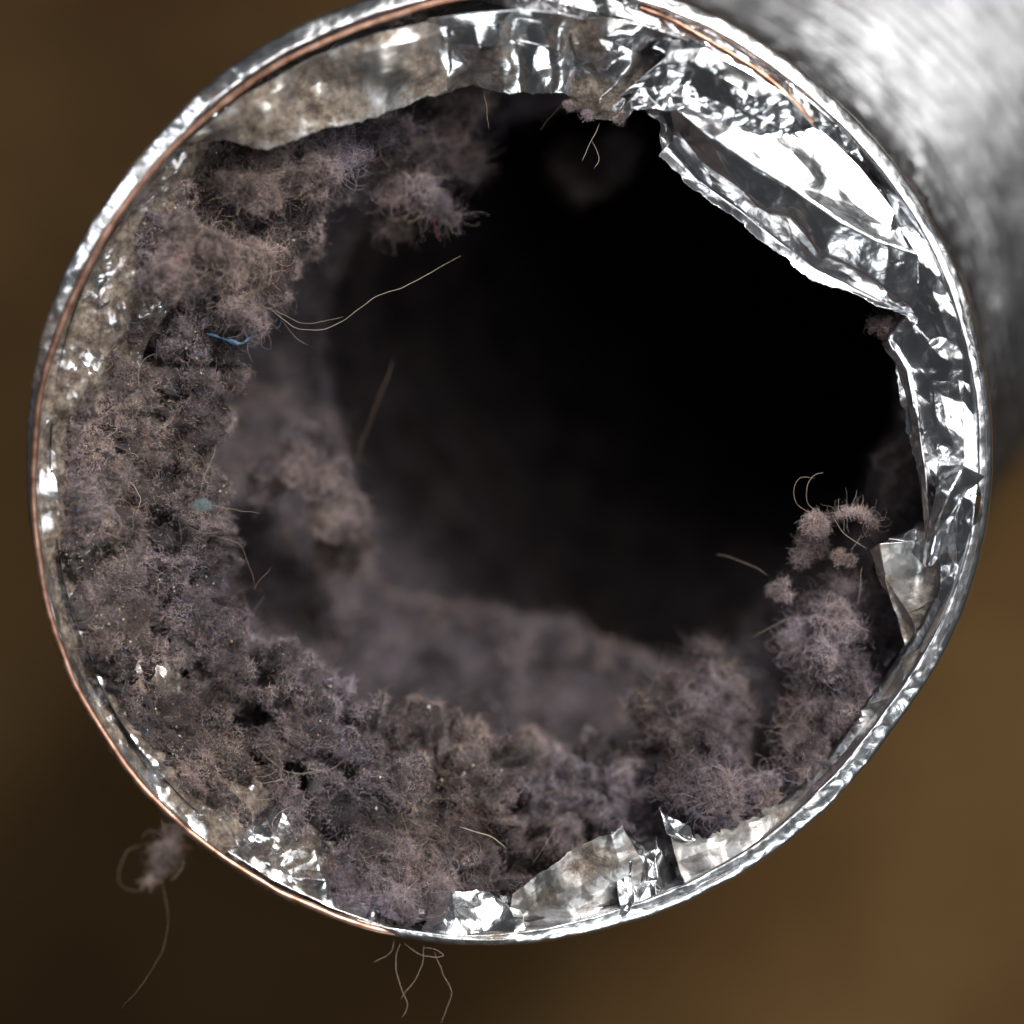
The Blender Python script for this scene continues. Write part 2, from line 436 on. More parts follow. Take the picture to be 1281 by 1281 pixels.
# top left, dusty
flap([[(232, 178, -1), (300, 122, 0), (390, 72, 0.5), (470, 42, 0.5), (556, 22, 0)],
      [(255, 178, -3), (330, 140, -0.5), (400, 102, -2.8), (480, 85, -0.2), (556, 60, -3.2)],
      [(275, 176, -2), (335, 184, -2.5), (400, 164, -3), (480, 136, -4), (556, 110, -5)]], 1, dust=0.66, amp=0.7, scale=12, mat=FOIL_DULL, label='dust caked foil flap')
flap([[(535, 24, 0.5), (590, 16, 1), (650, 12, 1), (700, 16, 1), (742, 26, 0)],
      [(540, 55, -2), (600, 60, 0), (640, 55, -1.5), (700, 65, -1), (735, 70, -4)],
      [(540, 115, -6), (590, 110, -6), (650, 112, -6), (700, 110, -5), (724, 120, -7)]], 2, dust=0.52, amp=1.4, scale=10)
flap([[(712, 22, 0), (760, 22, 1), (810, 32, 1), (862, 52, 1)],
      [(722, 70, -3), (760, 70, -1), (810, 72, -1), (850, 85, -2)],
      [(718, 124, -7), (745, 146, -7), (780, 148, -7), (812, 120, -5)]], 5, dust=0.6, amp=1.4, scale=9)
# big bright flap, upper right
flap([[(775, 120, -3), (840, 66, -1.4), (900, 76, -1.4), (960, 110, -1.4), (1020, 155, -1.4), (1075, 208, -1.4), (1120, 265, -1.4), (1146, 302, -1.6)],
      [(786, 128, -4), (850, 95, -0.6), (900, 130, -0.8), (955, 165, -1.0), (1015, 205, -0.2), (1065, 245, -0.8), (1112, 285, -0.5), (1148, 312, -0.8)],
      [(792, 134, -4), (835, 128, 0), (880, 165, 0.2), (940, 205, 0.5), (1000, 242, 0.3), (1050, 275, 0.5), (1095, 300, 0.3), (1149, 318, 0.3)],
      [(800, 142, -5), (835, 160, -2), (880, 205, -2.2), (930, 235, -1.4), (985, 272, -2.4), (1030, 312, -1.6), (1090, 345, -2.2), (1150, 386, -2.6)],
      [(806, 148, -6), (834, 182, -4), (874, 226, -5.0), (925, 262, -4.4), (972, 300, -5.2), (1020, 335, -4.4), (1085, 370, -4.6), (1160, 404, -3.5)],
      [(812, 152, -6), (830, 190, -3.6), (858, 222, -4.6), (915, 270, -3.8), (962, 306, -4.4), (1012, 352, -4.4), (1068, 372, -3.8), (1168, 413, -3.0)]],
     7, dust=0.2, amp=1.0, scale=11, n=300, label='large bright torn flap')
flap([[(840, 62, 1), (880, 60, 1.5), (930, 85, 1.5), (985, 120, 1.5), (1020, 160, 1)],
      [(800, 110, -1), (850, 105, 0), (890, 125, 0.5), (940, 140, 0), (990, 170, 0)],
      [(778, 142, -2), (815, 132, 0), (850, 130, 1), (920, 160, 0.5), (1000, 200, 0.5)]], 9, dust=0.22, amp=0.9, scale=5, n=150)
ang = np.radians(np.linspace(100, -26, 28))
def ringrow(dr, z):
    out = []
    for t, tp in zip(ang, np.clip(np.sin(np.linspace(0.0, np.pi, 28))*2.2, 0.12, 1)):
        r = (Rm(t)-1.2-(dr-1.2)*tp)/K; out.append((644+r*math.cos(t), 594-r*math.sin(t), z*(0.3+0.7*tp)))
    return out
flap([ringrow(1.2, -0.5), ringrow(3.6, -1.0), ringrow(6.0, -2.4)], 8, dust=0.12, amp=1.1, scale=6.5, n=700)
# between the big flap and the rim, going down the right side
flap([[(1130, 225, 0), (1175, 290, 0), (1205, 360, 0), (1228, 440, 0), (1236, 520, 0), (1236, 600, 0)],
      [(1125, 250, -1.5), (1165, 320, -0.6), (1188, 380, -1.6), (1205, 450, -0.8), (1205, 530, -1.4), (1215, 600, -1)],
      [(1120, 280, -3), (1150, 350, -2.2), (1160, 400, -3), (1165, 470, -1.6), (1170, 540, -2.6), (1185, 590, -1.8)],
      [(1110, 300, -6), (1140, 390, -5), (1112, 424, -4.5), (1128, 500, -3.4), (1140, 560, -3.6), (1158, 620, -3.4)]], 12, dust=0.06, amp=0.75, scale=8, n=220)
# blade that stands on edge
flap([[(1106, 428, -6), (1122, 460, -4), (1136, 520, -3), (1150, 600, -2), (1162, 706, -1)],
      [(1112, 424, -4), (1135, 462, -3), (1148, 520, -1.5), (1158, 590, -1), (1164, 700, -0.5)],
      [(1118, 424, -7), (1150, 480, -8), (1160, 530, -7), (1170, 580, -6), (1172, 670, -6)]], 14, dust=0.05, amp=0.45, scale=5, jag=0.1)
# spike
flap([[(1176, 582, 0), (1205, 582, 1), (1232, 596, 0)],
      [(1170, 620, 1.5), (1190, 612, 2.5), (1206, 620, 0.5)],
      [(1162, 660, 0.5), (1172, 655, 2), (1184, 660, 0)],
      [(1159, 706, -1), (1161, 708, -0.5), (1163, 706, -1)]], 16, dust=0.12, amp=0.35, scale=4, n=90, jag=0.05)
flap([[(1128, 668, -5), (1150, 652, -4), (1166, 655, -2)],
      [(1112, 674, -4), (1145, 680, -3), (1164, 690, -1.5)],
      [(1100, 682, -6), (1135, 686, -4), (1160, 709, -1.5)]], 17, dust=0.10, amp=0.15, scale=5, n=90, jag=0.1)
# curl lower right
flap([[(1238, 590, 0), (1232, 660, 0), (1215, 730, 0), (1190, 800, 0), (1160, 850, 0)],
      [(1200, 630, -2.4), (1192, 690, -1.8), (1180, 750, -2.4), (1170, 800, -1.8), (1150, 848, -1.8)],
      [(1150, 676, -2.4), (1150, 720, -3.6), (1150, 760, -2.4), (1152, 800, -3.6), (1140, 842, -3)],
      [(1100, 680, -1.8), (1108, 730, -1.8), (1125, 780, -2.4), (1136, 806, -3), (1134, 838, -3.6)],
      [(1088, 688, -3), (1098, 738, -3.6), (1118, 782, -4.2), (1128, 806, -4.8), (1132, 834, -4.8)]], 19, dust=0.58, mat=FOIL_DULL, amp=0.6, scale=8, n=180)
# long lip along the lower right
flap([[(1212, 775, -0.3), (1172, 848, -0.3), (1126, 914, -0.3), (1072, 978, -0.3), (1006, 1034, -0.3), (934, 1082, -0.3), (864, 1120, -0.3)],
      [(1178, 800, -1.2), (1130, 870, -0.6), (1092, 920, -1.4), (1052, 975, -0.8), (986, 1028, -1.2), (915, 1072, -0.8), (850, 1092, -1.2)],
      [(1130, 828, -3.2), (1086, 878, -1.8), (1062, 918, -2.6), (1034, 968, -2.2), (972, 1012, -2.4), (900, 1046, -2), (838, 1044, -2.2)]], 23, dust=0.52, mat=FOIL_DULL, amp=0.6, scale=7, n=260, jag=0.9)
flap([[(850, 1050, -1.6), (862, 1054, -1.6), (880, 1056, -1.8)],
      [(834, 1042, -1), (848, 1044, -1), (866, 1048, -1.6)],
      [(824, 1006, 0.6), (828, 1016, 0), (862, 1034, -1.6)]], 24, dust=0.4, amp=0.15, scale=3, n=70, jag=0.15)
# bottom
flap([[(780, 1168, 0.2), (830, 1152, 0.2), (880, 1132, 0.2), (940, 1100, 0.2)],
      [(790, 1110, -1.3), (818, 1100, 0.575), (850, 1110, -2.8), (900, 1095, -2.05)],
      [(800, 1052, -3.55), (822, 1044, -2.05), (850, 1060, -4.3), (890, 1072, -4.3)]], 27, dust=0.22, amp=0.8, scale=6, n=120)
flap([[(636, 1182, -2.05), (700, 1182, -2.05), (750, 1174, -2.05), (798, 1154, -2.05)],
      [(638, 1160, -1.675), (700, 1140, -0.7), (750, 1128, -1.15), (800, 1112, -1.675)],
      [(640, 1138, -1), (690, 1100, 0.05), (745, 1070, 0.35), (802, 1075, -0.7)],
      [(642, 1122, -0.55), (690, 1084, 0.425), (735, 1056, 0.8), (776, 1031, 0.65)]], 29, dust=0.5, mat=FOIL_DULL, amp=0.9, scale=7, n=150, jag=0.2, label='square foil tab standing up')
flap([[(778, 1160, 0.2), (792, 1150, -0.55), (800, 1130, -2.05)],
      [(770, 1090, -0.55), (790, 1090, 0.2), (802, 1092, -2.05)],
      [(765, 1040, -2.05), (780, 1042, -1.3), (804, 1062, -2.8)]], 30, dust=0.2, amp=0.5, scale=4, n=80, jag=0.1)
flap([[(520, 1180, -0.175), (560, 1184, 0.2), (610, 1186, 0.2), (660, 1182, 0.2)],
      [(535, 1155, -2.05), (570, 1150, -0.55), (610, 1150, -1.3), (655, 1150, -1.3)],
      [(536, 1138, -3.55), (565, 1116, -2.8), (595, 1112, -2.8), (642, 1128, -3.55)]], 33, dust=0.16, amp=0.5, scale=6, n=120)
# bright creased patch of foil bared under the lint, lower left
flap([[(285, 1064, 0), (340, 1100, 0), (410, 1134, 0), (480, 1158, 0)],
      [(300, 1040, -3), (350, 1070, -1.5), (415, 1100, -3), (480, 1130, -2)],
      [(330, 1010, -6), (375, 1035, -5), (430, 1070, -6), (480, 1100, -6)]], 35, dust=0.5, amp=0.8, scale=4, n=140)

# ------------------------------------------------------------------ lint
PAL = np.array([(0.30, 0.25, 0.26), (0.24, 0.20, 0.22), (0.36, 0.29, 0.25), (0.20, 0.16, 0.15), (0.31, 0.29, 0.34), (0.42, 0.35, 0.28), (0.14, 0.12, 0.13), (0.55, 0.52, 0.50)])
PW = np.array([0.24, 0.2, 0.15, 0.12, 0.12, 0.07, 0.07, 0.03])
def tints(P):
    n = len(P)
    f = fbm(P, 7, 2); g = fbm(P, 18, 2, off=5.5)
    idx = RNG.choice(len(PAL), n, p=PW)
    t = PAL[idx]*np.array([0.74, 0.725, 0.725])*(0.65+0.7*RNG.random((n, 1)))
    warm = np.clip(0.5+1.2*g, 0, 1)[:, None]
    t = t*(warm*np.array([1.08, 1.0, 0.90])+(1-warm)*np.array([0.95, 0.96, 1.10]))
    t = t*np.clip(0.97+1.1*f+0.75*fbm(P, 2.0, 3, off=31.), 0.28, 2.0)[:, None]
    odd = RNG.random(n)
    t[odd < 0.006] = (0.12, 0.22, 0.42); t[(odd > 0.006) & (odd < 0.011)] = (0.42, 0.10, 0.10)
    t[(odd > 0.011) & (odd < 0.015)] = (0.5, 0.36, 0.14)
    return np.clip(t, 0.01, 0.9)
def walk(P, N, k, step, curl, out, lie=0.8):
    """tangled strands that start at P, mostly lying along the surface with normal N"""
    n = len(P)
    d = RNG.normal(size=(n, 3)); d -= lie*(d*N).sum(1, keepdims=True)*N
    d += out*N*RNG.random((n, 1)); d /= np.linalg.norm(d, axis=1)[:, None]
    ax = RNG.normal(size=(n, 3)); ax /= np.linalg.norm(ax, axis=1)[:, None]
    st = np.broadcast_to(np.asarray(step, float).reshape(-1, 1), (n, 1)); cur = P.copy(); outp = [cur]
    for i in range(k-1):
        d = d+curl*np.cross(ax, d)+curl*0.5*RNG.normal(size=(n, 3)); d /= np.linalg.norm(d, axis=1)[:, None]
        cur = cur+d*st; outp.append(cur)
    return np.stack(outp, 1)

lining = empty('lint_lining', 'thick felted grey brown lint lining the inside of the duct mouth', 'lint')
# how far the near ridge of lint reaches in, read round the mouth (degrees, photo pixel radius from 644,594)
ridge = [(0, 478), (15, 540), (35, 575), (60, 575), (80, 560), (95, 520), (108, 470), (120, 440), (135, 425), (150, 395), (165, 400), (180, 392), (195, 425), (210, 425), (225, 395),
         (240, 378), (255, 350), (270, 360), (285, 385), (300, 460), (315, 500), (330, 490), (345, 455)]
ra = np.radians([q[0] for q in ridge]); rv = np.array([q[1] for q in ridge])*K
near = [(0, -12), (30, -20), (60, -22), (85, -20), (105, -13), (128, -8), (150, -3.5), (180, -3), (210, -3), (240, -3), (262, -4.5), (280, -10), (300, -11), (320, -12), (340, -13)]
na = np.radians([q[0] for q in near]); nz = np.array([q[1] for q in near], float)
nu, nv = 1200, 540
a1 = np.linspace(0, 2*np.pi, nu, endpoint=False)
rin = periodic(a1, ra, rv, 0.14); z0 = periodic(a1, na, nz, 0.2); Rw = Rm(a1)
lit = 0.5+0.5*np.cos(a1-math.radians(225))       # thicker drifts on the lower left
rows = []
def row(z, r): rows.append((np.broadcast_to(z, a1.shape), np.broadcast_to(r, a1.shape)))
vall = np.exp(-((np.degrees(a1)-192)/38)**2)     # a dark furrow runs down the left side
row(z0-6, Rw-1.5)
row(z0-2.2, Rw-3.2)
row(z0-3.2, Rw-(Rw-rin)*0.3-1.0)
row(z0-5.0-4*vall, Rw-(Rw-rin)*0.5)
row(z0-5.5, Rw-(Rw-rin)*0.74)
row(z0-8.5, rin+0.8)
row(z0-11, rin+2)
row(z0-16, rin+8)
row(z0-26, rin+11+1.5*np.sin(3*a1))
def hump(c, w_): return np.exp(-(((np.degrees(a1)-c+180) % 360-180)/w_)**2)
row(z0*0.5-34, 46-1*lit)
row(z0*0.3-40, 42-7*lit-9*hump(262, 26)-4*hump(190, 16)-5*hump(318, 14))
row(z0*0.2-46, 42-7*lit-8*hump(260, 26)-4*hump(185, 16))
row(z0*0.2-54, 46-3*lit+2*hump(262, 20))
row(-70+0*a1, 45-9*lit+2*np.sin(3*a1))
row(-84+0*a1, 46-5*lit-7*hump(300, 26)-8*hump(205, 22))
row(-100+0*a1, 45-7*lit)
row(-120+0*a1, 45-7*lit)
row(-150+0*a1, 44+0*a1)
row(-200+0*a1, 44+0*a1)
Z = catmull(np.array([q[0] for q in rows]), nv); R_ = np.minimum(catmull(np.array([q[1] for q in rows]), nv), Rw[None]-1.5-2.5*np.clip(np.arange(nv)/nv*30-1, 0, 1)[:, None])
# concentrate rows near the mouth
A = a1[None].repeat(nv, 0)
Sdep = np.clip(-Z, 0, None)
G = on_tube(Sdep, A, R_); G[..., 2] += np.where(Z > -40, mouth_z(A)*np.clip(1+Z/40, 0, 1), 0)
N = grid_normals(G, True)
cen = axis(Sdep)[0]
flip = ((cen-G)*N).sum(-1) < 0
if flip.mean() > 0.5: N = -N
depth = -Z
e = np.clip((np.arange(nv)/nv)*14, 0.15, 1)[:, None]
arc = np.cumsum(np.linalg.norm(np.diff(G, axis=0, prepend=G[:1]), axis=-1), axis=0)
Q = np.stack([22*np.cos(A), 22*np.sin(A), arc], -1)      # stretched round the duct: felt lies in layers
disp = 0.22*fbm(G, 0.55, 2)+e*(2.0*fbm(G, 12, 2)+1.3*billow(Q, 7.5, 2, 0.5, 3.3)+1.9*np.minimum(fbm(G, 4.2, 2, off=1.1)+0.1, 0.25)+1.0*billow(Q, 3.0, 3, 0.6, off=4.4)+1.25*fbm(G, 1.5, 4, 0.62)-0.4)
disp *= 1-0.85*np.clip((depth-30)/10, 0, 1)
disp += np.clip((depth-30)/10, 0, 1)*(1.8*fbm(G, 15, 2, off=40.)+1.5*billow(Q, 13, 1, off=2.0)+0.5)
pit = np.clip(fbm(G, 5.0, 3, off=14.2)-0.04, 0, 0.5)*2+0.5*np.clip(fbm(Q, 2.4, 2, off=51.)-0.12, 0, 0.5)*2
disp = disp-e*8.0*pit*np.clip(1-(depth-22)/14, 0, 1)*(R_ < Rw-5)
disp = np.maximum(disp, -np.maximum(Rw[None]-R_-1.6, 0.0)-0.6*np.clip((Rw[None]-R_)/6, 0, 1))
G = G+N*disp[..., None]
N = grid_normals(G, True)
if flip.mean() > 0.5: N = -N
gf = G.reshape(-1, 3)
deepf = np.clip((depth.ravel()-26)/14, 0, 1)[:, None]
felt_t = np.clip((np.array([0.120, 0.104, 0.104])*(1-deepf)+np.array([0.108, 0.092, 0.103])*deepf)*np.clip(1+0.9*fbm(gf, 5, 3), 0.4, 1.7)[:, None], 0, 1)
link_mesh('felt', gf, grid_faces(nu, nv, True), FELT, lining, attrs={'tint': felt_t})
# sample strands over the felt
quad = np.linalg.norm(np.cross(np.roll(G, -1, 1)-G, np.gradient(G, axis=0)), axis=-1)
def scatter(mask, n):
    w_ = (quad*mask).ravel(); w_ /= w_.sum()
    i = RNG.choice(len(w_), n, p=w_)
    P = gf[i]+RNG.normal(size=(n, 3))*0.12
    return P, N.reshape(-1, 3)[i]
clumpy = np.clip(0.7+1.0*fbm(G, 3.2, 3, off=2.2), 0.25, 1.5)
m_near = np.where(depth < 30, 1.0, 0.0)*clumpy*np.clip(1.15-2.6*pit, 0.10, 1)
def inside(Cv, *more):
    """drop strands that would pierce the foil"""
    q = Cv.reshape(-1, 3); dz = np.clip(-q[:, 2], 0, None)
    c = axis(dz)[0]; rad = np.hypot(q[:, 0]-c[:, 0], q[:, 1]-c[:, 1]); an = np.arctan2(q[:, 1]-c[:, 1], q[:, 0]-c[:, 0])
    ok = (rad < Rm(an)-1.3).reshape(Cv.shape[:2]).all(1)
    return (Cv[ok],)+tuple(m[ok] for m in more)
P, Nn = scatter(m_near, 720000)
h = np.clip(0.5+1.0*fbm(P, 2.4, 2, off=8.8), 0.0, 1.3)
P = P+Nn*(RNG.exponential(0.22, len(P))*(0.15+h))[:, None]
n = len(P)
cv, rd, tt = inside(walk(P, Nn, 5, 0.085+0.17*RNG.random(n)**3, 0.35, 0.4), 0.010+0.012*RNG.random(n), tints(P))
hair('fuzz', cv, rd, FIBRE, lining, tt)['kind'] = 'stuff'
P, Nn = scatter(np.where(depth < 26, 1.0, 0.0)*clumpy, 3500)
n = len(P)
cv, rd, tt = inside(walk(P, Nn, 12, 0.15+0.35*RNG.random(n), 0.22, 1.1, 0.5), 0.010+0.008*RNG.random(n), tints(P)*1.2)
hair('fuzz', cv, rd, FIBRE, lining, tt)['kind'] = 'stuff'
P, Nn = scatter(np.where((depth >= 30) & (depth < 110), 1.0, 0.0)*clumpy, 60000)
n = len(P)
P = P+Nn*(RNG.exponential(0.35, n))[:, None]
hair('fuzz', walk(P, Nn, 5, 0.32, 0.5, 0.6), 0.03, FIBRE, lining, tints(P))['kind'] = 'stuff'

# sand-like bits of grit and skin caught in the lint, far too many to count
P, Nn = scatter(np.where(depth < 24, 1.0, 0.0)*np.clip(0.2+1.5*fbm(G, 6, 2, off=77.), 0.02, 2)*(0.4+np.cos(A-math.radians(200))*0.5).clip(0.1, 1), 2600)
ok = np.hypot(P[:, 0], P[:, 1]) < Rm(np.arctan2(P[:, 1], P[:, 0]))-2; P = P[ok]+Nn[ok]*0.22; n = len(P)
octa = np.array([(1, 0, 0), (-1, 0, 0), (0, 1, 0), (0, -1, 0), (0, 0, 1), (0, 0, -1)], float)
of = np.array([(0, 2, 4), (2, 1, 4), (1, 3, 4), (3, 0, 4), (2, 0, 5), (1, 2, 5), (3, 1, 5), (0, 3, 5)])
sz = (0.05+0.16*RNG.random((n, 1, 1))**3)*(0.5+RNG.random((n, 6, 1)))
V = (P[:, None]+octa[None]*sz).reshape(-1, 3); F = (of[None]+6*np.arange(n)[:, None, None]).reshape(-1, 3)
gp = np.array([(0.50, 0.40, 0.26), (0.60, 0.55, 0.48), (0.36, 0.26, 0.17), (0.62, 0.60, 0.60)])[RNG.choice(4, n, p=[.4, .25, .25, .1])]
tag(link_mesh('grit', V, F, FIBRE, lining, False, attrs={'tint': gp.repeat(6, 0)}), kind='stuff')

# ---- separate clumps and tufts
def clump(label, blobs, dens=1.0, group=None, tint=1.0, step=0.085, rad=0.012, cat='lint clump', long_=0.012, core=True):
    """blobs: (photo x, photo y, height, radius mm)"""
    B = np.array([[*pz(x, y, z), r] for x, y, z, r in blobs])
    # no blob stays round: each is broken into a handful of smaller off-centre lumps
    n_ = np.where(B[:, 3] > 1.6, 7, 4); off = RNG.normal(size=(n_.sum(), 3)); off /= np.linalg.norm(off, axis=1)[:, None]
    B = np.repeat(B, n_, axis=0); r0_ = B[:, 3].copy()
    B[:, :3] += off*(r0_*0.62*RNG.random(len(B))**0.4)[:, None]; B[:, 3] = r0_*(0.34+0.26*RNG.random(len(B)))
    o = empty('lint_clump', label, cat, tuple(B[0, :3]*S), group)
    # felted core: lumpy shells
    vs, fs, base = [], [], 0
    for bx, by, bz, br in B:
        nu_, nv_ = 44, 30
        th = np.linspace(0, 2*np.pi, nu_, endpoint=False)[None].repeat(nv_, 0); ph = np.linspace(0.02, np.pi-0.02, nv_)[:, None].repeat(nu_, 1)
        d = np.stack([np.sin(ph)*np.cos(th), np.sin(ph)*np.sin(th), np.cos(ph)], -1)
        q = d*br*0.62
        pos = q+np.array([bx, by, bz])
        pos = pos+d*(br*0.52*fbm(pos, br*0.6, 3)+0.4*min(1, br/2)*(billow(pos, 0.9, 2)-0.6))[..., None]
        vs.append(pos.reshape(-1, 3)); fs.append(grid_faces(nu_, nv_, True)[:, ::-1]+base); base += nu_*nv_
    V = np.concatenate(vs)
    if core: link_mesh('core', V, np.concatenate(fs), FELT, o, attrs={'tint': np.clip(np.array([0.12, 0.10, 0.10])*tint*np.clip(1+fbm(V, 3, 2), 0.5, 1.6)[:, None], 0, 1)})
    Ps, Ns = [], []
    for bx, by, bz, br in B:
        n = int(dens*1700*br**1.9)+(20 if core else 4)
        d = RNG.normal(size=(n, 3)); d /= np.linalg.norm(d, axis=1)[:, None]
        q = np.array([bx, by, bz])+d*br*0.62
        rad_ = br*(0.68+0.60*fbm(q, br*0.6, 3)+0.10*RNG.random(n)**2)+0.55*min(1, br/2)*(billow(q, 0.9, 2)-0.5)
        Ps.append(np.array([bx, by, bz])+d*rad_[:, None]); Ns.append(d)
    P = np.concatenate(Ps); Nn = np.concatenate(Ns); n = len(P)
    st = min(step, 0.13*B[:, 3].max()) if core else step
    cv, rd, tt = walk(P, Nn, 5, st*(0.5+0.9*RNG.random(n)), 0.38, 0.22), rad*(0.7+0.6*RNG.random(n)), np.clip(tints(P)*tint, 0, 0.9)
    if core: cv, rd, tt = inside(cv, rd, tt)
    hair('fuzz', cv, rd, FIBRE, o, tt)['kind'] = 'stuff'
    m = max(6, int(n*long_)); i = RNG.choice(n, m)
    cv, tt = walk(P[i], Nn[i], 12, (min(0.32, 0.16*B[:, 3].max()) if core else step*1.2), 0.25, 0.7, 0.6), np.clip(tints(P[i])*1.2, 0, 0.9)
    if core: cv, tt = inside(cv, tt)
    hair('fuzz', cv, 0.013, FIBRE, o, tt)['kind'] = 'stuff'
    return o
clump('pale fluffy lint clump bulging into the mouth at its upper left', [(275, 345, -6, 5.0), (330, 330, -9, 3.2), (240, 310, -5, 4.0), (300, 395, -8, 3.2), (335, 365, -10, 2.6), (205, 350, -4, 3.4)], 1.0, tint=0.9)
clump('ragged lint hanging below the dusty upper left foil flap', [(400, 205, -9, 3.6), (350, 215, -8, 3.6), (440, 190, -11, 2.6), (395, 235, -9, 2.2), (480, 170, -14, 2.2), (310, 240, -6, 3.6), (420, 168, -12, 3)], 1.0)
clump('soft hanging wisp of lint in front of the dark hole, under the top foil edge', [(520, 190, -21, 4.2), (555, 160, -23, 4.2), (500, 230, -20, 3.0), (530, 240, -19, 2.6), (552, 262, -18, 1.7), (568, 276, -18, 1.1), (490, 285, -24, 2.2), (590, 200, -25, 2.8), (460, 210, -22, 3.6), (485, 170, -17, 3)], 0.8, tint=0.75)
clump('faint wisp of lint deep in the dark below the top right flap', [(770, 190, -55, 4.0), (740, 235, -52, 2.6), (715, 195, -58, 3)], 0.6)
clump('lumpy lint knob deep on the left inner wall', [(390, 590, -24, 4.2), (425, 640, -27, 4.6), (375, 545, -26, 3.4), (345, 600, -27, 4.2), (430, 690, -30, 4.0)], 0.8, tint=1.1)
clump('tall lint column standing against the lower right foil lip', [(1056, 735, -10, 2.208), (1022, 755, -10, 2.208), (1047, 790, -8, 3.68), (1037, 845, -7, 4.232), (1032, 900, -7, 4.416), (1007, 960, -7, 4.232), (1000, 915, -9, 3.68), (960, 1005, -7, 3.68), (905, 1022, -7, 2.944), (997, 800, -10, 2.944), (1057, 870, -7, 3.68)], 1.0, tint=0.98)
clump('soft mound of lint left of the tall lint column, lower right of the hole', [(876, 880, -12.5, 5.4), (836, 900, -11.5, 4.14), (893, 840, -14.5, 3.78), (881, 820, -16.5, 2.34), (908, 890, -12.5, 3.96), (866, 945, -7.5, 4.5), (896, 985, -3.5, 4.14), (811, 885, -12.5, 2.34), (846, 985, -4.5, 3.24)], 0.9, tint=0.98)
clump('small bluish lint pill above the tall lint column', [(1020, 660, -4.5, 1.1), (1010, 678, -5.5, 0.9), (1024, 684, -5.5, 0.8), (1006, 696, -5.5, 0.7)], 2.0, cat='lint pill', long_=0.15, tint=1.0, core=False, step=0.14)
clump('round brown lint pill left of the tall lint column', [(972, 742, -6.5, 1.1), (980, 732, -6.5, 0.7), (985, 748, -6.5, 0.6)], 2.0, cat='lint pill', long_=0.06)
clump('beige lint pill just right of the bluish one', [(1048, 694, -3.5, 1.0), (1062, 700, -3.5, 0.8)], 1.6, cat='lint pill', long_=0.12, tint=1.15, step=0.2)
clump('curled beige tuft near the tip of the right foil spike', [(1060, 640, -4, 0.5), (1068, 638, -4, 0.55), (1076, 641, -4, 0.6), (1085, 646, -4, 0.7), (1093, 654, -4, 0.55), (1050, 644, -4, 0.35)], 0.3, cat='lint tuft', long_=0.05, tint=1.3, core=False, step=0.2)
clump('small tuft caught under the tip of the large bright flap', [(1112, 410, -7, 1.3), (1098, 406, -7, 0.8), (1124, 420, -7, 1.3)], 2.0, cat='lint tuft', long_=0.06)
clump('crumbs of lint on the foil edge at the top of the mouth', [(775, 146, -6, 0.8), (735, 142, -6, 0.7), (712, 130, -6, 0.8)], 2.0, cat='lint crumbs', long_=0.05, tint=1.2)
clump('lavender wisp of lint spilling over the lower left rim', [(228, 1008, 4, 1.3), (218, 1040, 6, 1.3), (208, 1062, 7, 1.7), (236, 1030, 5, 1.0), (198, 1082, 8, 1.4), (188, 1098, 8, 0.9), (215, 1078, 7, 1.2)], 0.05, cat='lint wisp', long_=0.05, tint=0.95, core=False, step=0.26)
clump('fuzzy lint drift against the bottom rim beside the first foil tab', [(480, 1095, -6, 5.0), (525, 1065, -8, 5.2), (570, 1055, -8, 4.6), (430, 1115, -3, 3.0), (500, 1140, -2.5, 2.8), (595, 1085, -8, 3.8), (545, 1110, -6, 3.4)], 1.0, tint=0.95)
clump('small tuft on the top corner of the square foil tab', [(780, 1030, -3, 0.7), (788, 1036, -3, 0.5)], 2.0, cat='lint tuft', long_=0.1)

# ---- loose hairs and threads
def loose(label, pts, r=0.055, mat=None, name='loose_hair', cat='hair', wob=0.3, group=None):
    P = catmull(np.array([pz(*p) for p in pts]), 24*len(pts))
    P = P+wob*np.stack([fbm(P, 3.5, 2, off=3.*k+len(pts)) for k in range(3)], -1)
    rr_ = 0.38*r*np.clip(np.sin(np.linspace(0.25, np.pi-0.25, len(P)))*1.6, 0.4, 1)
    o = tube(name, P, rr_, mat or HAIR, None, 6)
    return tag(o, label, cat, group)
loose('longest pale hair arching over the dark hole from the left lint clump', [(325, 378, -9), (352, 398, -9), (385, 411, -8), (425, 403, -8), (470, 372, -8), (520, 350, -9), (577, 321, -11)], 0.075)
loose('shorter pale hair just above the longest one on the left', [(318, 374, -9), (345, 390, -9), (385, 404, -8), (430, 398, -8)], 0.05)
loose('short branch hair curling down below the longest pale hair', [(350, 400, -9), (358, 412, -9), (370, 424, -9), (383, 432, -9)], 0.04)
loose('faint straight brown hair deep in the left of the hole', [(492, 450, -25), (470, 510, -25), (440, 590, -26)], 0.06, HAIR_D)
loose('forked pale hair hanging under the top foil edge, left prong', [(752, 155, -7), (745, 172, -7), (735, 188, -7), (729, 203, -7)], 0.07)
loose('forked pale hair hanging under the top foil edge, right prong', [(741, 178, -7), (747, 190, -7), (751, 203, -7), (745, 212, -7)], 0.06)
loose('single thin hair hanging straight under the top foil flap', [(606, 113, -7), (607, 130, -7), (609, 148, -7), (612, 162, -7)], 0.05, HAIR_D)
loose('blurred hair slanting under the seam of the two top flaps', [(706, 125, -12), (694, 140, -12), (684, 152, -12), (677, 162, -12)], 0.06, HAIR_D)
loose('pale hair looping up left of the bluish lint pill', [(1018, 645, -5), (998, 630, -5), (993, 612, -5), (1002, 598, -5), (1020, 600, -5)], 0.05)
loose('pale hair looping up right of the bluish lint pill', [(1022, 643, -5), (1012, 630, -5), (1010, 610, -5), (1020, 596, -5), (1030, 592, -5)], 0.06)
